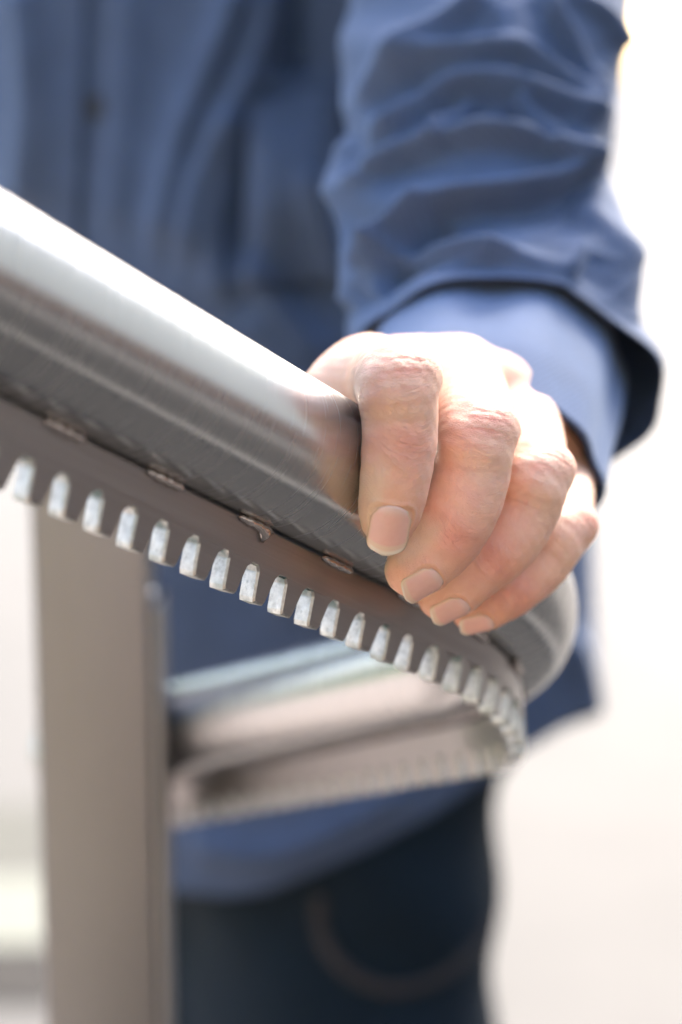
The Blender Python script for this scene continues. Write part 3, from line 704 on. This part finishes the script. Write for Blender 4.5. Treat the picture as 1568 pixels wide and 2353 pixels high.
# cuff inside the sleeve hem
CA = (.08, -.55, -.82)
CR = [ring(1142, 830, .770, .047, .037, CA, .40), ring(1130, 905, .744, .0455, .036, CA, .40), ring(1116, 985, .715, .0425, .033, CA, .40), ring(1110, 1082, .692, .0395, .030, CA, .40)]
CV, cth = loft(CR, 60, 160); CN = vnormals(CV, 60, 160, True)
CV = CV + CN * (.0012 * np.sin(cth * 5 + 1) + .0008 * np.sin(cth * 9))[None].repeat(60, 0).reshape(-1, 1)
cuff = cloth_obj('cuff', CV, 60, 160, True, M_CUFF, shirt, thick=.0016)
tb = BVHTree.FromPolygons([Vector(v) for v in TV], grid_faces(tnu, tnv, True))
def on_torso(px, py, lift):
    o_ = at(px, py, .9); d_ = unit(o_ - CAM); hit = tb.ray_cast(Vector(o_), Vector(d_))
    return np.array(hit[0]) - d_ * lift if hit[0] is not None else None
def patch(name, corners, lift, mat, nu=24, nv=24, top=0.0):
    (a, b_, c, d) = [np.array(v, float) for v in corners]; V = []
    for i in range(nu):
        for j in range(nv):
            u, v = i / (nu - 1), j / (nv - 1); q = (a * (1 - v) + b_ * v) * (1 - u) + (d * (1 - v) + c * v) * u
            V.append(on_torso(q[0], q[1], lift + top * (.35 * (1 - u) ** 3 + 1.3 * math.sin(math.pi * u) ** 1.2) * (1 - (2 * v - 1) ** 4)))
    if any(v is None for v in V): return None
    return cloth_obj(name, np.array(V), nu, nv, False, mat, shirt, thick=.0022)
patch('pocket', [(575, 236), (782, 204), (790, 640), (560, 660)], .0075, M_SHIRT, top=.012)
patch('placket', [(92, -300), (208, -300), (175, 640), (80, 640)], .0035, M_SHIRT, 40, 12)
for py in (245, -180):
    p = on_torso(222, py, .0015)
    if p is None: continue
    bm = bmesh.new(); bmesh.ops.create_cone(bm, cap_ends=True, segments=24, radius1=.0058, radius2=.005, depth=.0025)
    rot = Vector((0, -1, .15)).to_track_quat('Z', 'Y').to_matrix()
    for v in bm.verts: v.co = rot @ v.co + Vector(p)
    bm_obj('button', bm, M_BUTTON, shirt)

# --- jeans, belt, shoes
jf = Field((-.24, .98, .05), (.16, 1.42, 1.16), .0065, big=.06); J = jf.new()
add(J, jf.ell((-.028, 1.20, 1.00), (.110, .098, .12)), .04)
for pts in ([(.000, 1.175, .98, .092), (.003, 1.155, .74, .084), (.005, 1.15, .50, .064), (.01, 1.19, .09, .052)], [(-.060, 1.24, .97, .090), (-.075, 1.26, .74, .082), (-.08, 1.27, .50, .062), (-.085, 1.31, .09, .052)]):
    for a, b_ in zip(pts, pts[1:]): add(J, jf.cone(a[:3], b_[:3], a[3], b_[3]), .03)
JV, JQ = surface_nets(J, jf.lo, .0065)
JV[:, 0] += .0025 * np.sin(JV[:, 2] * 70 + JV[:, 0] * 30); JV[:, 1] += .003 * np.sin(JV[:, 2] * 52 + JV[:, 0] * 40)
jeans = mesh_obj('jeans', JV, JQ, M_DENIM, person)
uv = jeans.data.uv_layers.new(name='UVMap'); uvb = np.array([(JV[l.vertex_index][0] * 1.0, JV[l.vertex_index][2]) for l in jeans.data.loops]); uv.data.foreach_set('uv', uvb.ravel())
jb = BVHTree.FromPolygons([Vector(v) for v in JV], [tuple(map(int, f)) for f in JQ])
def seam(px_pts, r, mat, name, lift=.002):
    C_ = catmull(px_pts, 60); pts = []
    for x, y in C_:
        o_ = at(x, y, .9); d_ = unit(o_ - CAM); hit = jb.ray_cast(Vector(o_), Vector(d_))
        if hit[0] is not None: pts.append(np.array(hit[0]) - d_ * lift)
    pts = np.array(pts); T_ = unit(np.gradient(pts, axis=0)); V = []
    n1 = unit(np.cross(T_, np.array([0, 1.0, .1]))); n2 = np.cross(T_, n1)
    for i in range(len(pts)):
        for k in range(8): V.append(pts[i] + n1[i] * r * math.cos(k * math.pi / 4) + n2[i] * r * .4 * math.sin(k * math.pi / 4))
    return mesh_obj(name, V, grid_faces(len(pts), 8, True), mat, jeans)
seam([(735, 2060), (735, 2130), (770, 2205), (850, 2262), (940, 2272), (1030, 2235), (1095, 2170), (1128, 2100)], .0036, M_SEAM, 'pocket_seam')
BR = []
for z, e in ((.952, .004), (.956, .0075), (.970, .008), (.984, .0075), (.988, .004)): BR.append((np.array([-.026, 1.198, z]), np.array([.119 + e, 0, 0]), np.array([0, .112 + e, 0])))
BV, _ = loft(BR, 12, 100); cloth_obj('belt', BV, 12, 100, True, M_BELT, person, thick=.002)
for x, y in ((.01, 1.19), (-.085, 1.31)):
    sf = Field((x - .09, y - .26, -.01), (x + .09, y + .12, .16), .006, big=.03); Sd = sf.new()
    add(Sd, sf.cone((x, y + .02, .045), (x - .02, y - .14, .035), .042, .036), .02); add(Sd, sf.cone((x, y, .05), (x, y, .11), .044, .048), .02)
    Sd = np.maximum(Sd, (.002 - sf.ax[2])[None, None, :]); Sd[:, :, 0] = 1
    v_, q_ = surface_nets(Sd, sf.lo, .006); mesh_obj('shoe', v_, q_, M_SHOE, person)

# --- wristwatch under the cuff
watch = thing('wristwatch', 'black wristwatch strap half hidden between the hand and the sunlit cuff', 'wristwatch')
WR = []
for e, sc in ((-.010, .93), (-.009, 1.0), (.009, 1.02), (.010, .95)):
    c, a, b_ = ring(1112, 1035, .711, .0345 * sc, .0245 * sc, (-.05, -.5, -.86)); ax_ = unit(np.cross(a, b_)); WR.append((c + ax_ * e, a, b_))
WV, _ = loft(WR, 16, 90)
mesh_obj('strap', WV, grid_faces(16, 90, True), mat_simple('black_strap', (.012, .014, .016), .35), watch)
c, a, b_ = ring(1112, 1035, .711, .0352, .0252, (-.05, -.5, -.86)); ax_ = unit(np.cross(a, b_))
for k in range(-6, 7, 2):
    an = math.radians(25 + k * 6); bm = box_bm(-.0016, .0016, -.0007, .0007, -.008, .008, .0005, 1)
    pos = c + a * math.cos(an) + b_ * math.sin(an); tan = unit(-a * math.sin(an) + b_ * math.cos(an)); nor = np.cross(tan, ax_)
    for v in bm.verts: v.co = Vector(pos + tan * v.co.x + nor * v.co.y + ax_ * v.co.z)
    bm_obj('link', bm, mat_simple('watch_steel', (.5, .5, .48), .25, 1.0) if k == -6 else bpy.data.materials['watch_steel'], watch)

# ---------------------------------------------------------------- unseen surroundings, added for the steel to mirror
kb = bm_obj('unseen_kerb', box_bm(.82, .96, -5, 2.45, .0, .11, .008, 2), M_KERB); kb['kind'] = 'structure'  # unseen stone edge, added for a light line along the tube
def unseen_brick_wall():  # unseen wall, added for the brown streak mirrored in the tube
    t = thing('unseen_brick_wall', 'low brown brick wall out of frame, added for the steel to mirror', 'wall')
    bm = box_bm(4.32, 4.56, -8, 6, 0, .80, .01, 1); bm_obj('wall', bm, M_BRICK, t)
    bm = box_bm(4.29, 4.59, -8.02, 6.02, .802, .87, .01, 1); bm_obj('coping', bm, M_BRICK, t)
unseen_brick_wall()
def unseen_house_wall():  # unseen, added so the tube mirrors a beige band
    t = thing('unseen_house_wall', 'cream rendered house wall out of view, put in for its beige reflection', 'house')
    bm_obj('wall', box_bm(6.0, 6.3, -9, 7, 0, 4.6, .01, 1), M_RENDER, t)
    bm_obj('roof_edge', box_bm(5.6, 6.6, -9.3, 7.3, 4.602, 4.78, .02, 1), M_BRICK, t)
unseen_house_wall()
def unseen_garden_wall():  # unseen wall behind the camera, added for warm reflections
    t = thing('unseen_garden_wall', 'long warm plastered garden wall out of view, added as a warm reflection', 'wall')
    bm_obj('wall', box_bm(-12, 4.3, -5.25, -5.02, 0, 1.9, .01, 1), M_PLAST, t); bm_obj('coping', box_bm(-12.02, 4.28, -5.30, -4.97, 1.902, 1.98, .01, 1), M_STONE, t)
unseen_garden_wall()
def tree(x, y, h, rad, seed, label):  # unseen trees, added as greenery for the steel to reflect
    t = thing('unseen_tree', label, 'tree', 'unseen green trees added for reflections'); r = np.random.default_rng(seed)
    P = catmull([(x, y, 0), (x + .1, y, h * .3), (x - .1, y + .1, h * .55), (x, y, h * .8)], 14); V = []
    for i, p in enumerate(P):
        for k in range(9): V.append(p + np.array([math.cos(k * .698), math.sin(k * .698), 0]) * .20 * (1 - i / 16))
    mesh_obj('trunk', V, grid_faces(14, 9, True), M_SOIL, t)
    V = []; cl = [np.array([x, y, h * .68]) + r.normal(size=3) * np.array([rad * .5, rad * .35, h * .17]) for _ in range(26)]
    n = 16000
    for q in range(n):
        p = cl[q % 26] + r.normal(size=3) * rad * .17
        a = unit(r.normal(size=3)); b3 = unit(np.cross(a, r.normal(size=3))); k = r.uniform(.09, .20)
        V += [p - a * k, p + b3 * k * .5, p + a * k, p - b3 * k * .5]
    mesh_obj('crown', V, [(4 * i, 4 * i + 1, 4 * i + 2, 4 * i + 3) for i in range(n)], M_HEDGE, t, False)
def hedge():  # unseen, added for the green top band of the far tube
    t = thing('hedge', 'clipped bright green hedge out of view, added for green reflections', 'hedge'); r = np.random.default_rng(4); n = 17000
    c = np.stack([r.uniform(-10, -2.2, n), 7.6 + r.uniform(-.45, .45, n), r.uniform(.02, 3.2, n)], 1); V = []
    for p in c:
        a = unit(r.normal(size=3)); b3 = unit(np.cross(a, r.normal(size=3))); k = r.uniform(.05, .11)
        V += [p - a * k, p + b3 * k * .5, p + a * k, p - b3 * k * .5]
    mesh_obj('foliage', V, [(4 * i, 4 * i + 1, 4 * i + 2, 4 * i + 3) for i in range(n)], M_HEDGE, t, False)
hedge()
def unseen_side_house():  # unseen house, added for cream reflections in the far tube
    t = thing('unseen_side_house', 'tall cream rendered house out of view, added to reflect in the steel', 'house')
    bm_obj('wall', box_bm(-6.4, -6.1, -9, -.9, 0, 6.4, .01, 1), M_RENDER, t); bm_obj('roof_edge', box_bm(-6.8, -5.7, -9.3, -.6, 6.402, 6.6, .02, 1), M_BRICK, t)
unseen_side_house()
tree(-3.4, -6.6, 7.5, 3.0, 3, 'broad bright green tree added out of view for reflections, nearer the lawn'); tree(2.4, -7.4, 8.5, 2.8, 5, 'tall green tree added out of view for reflections, nearer the driveway')
bpy.context.view_layer.update()
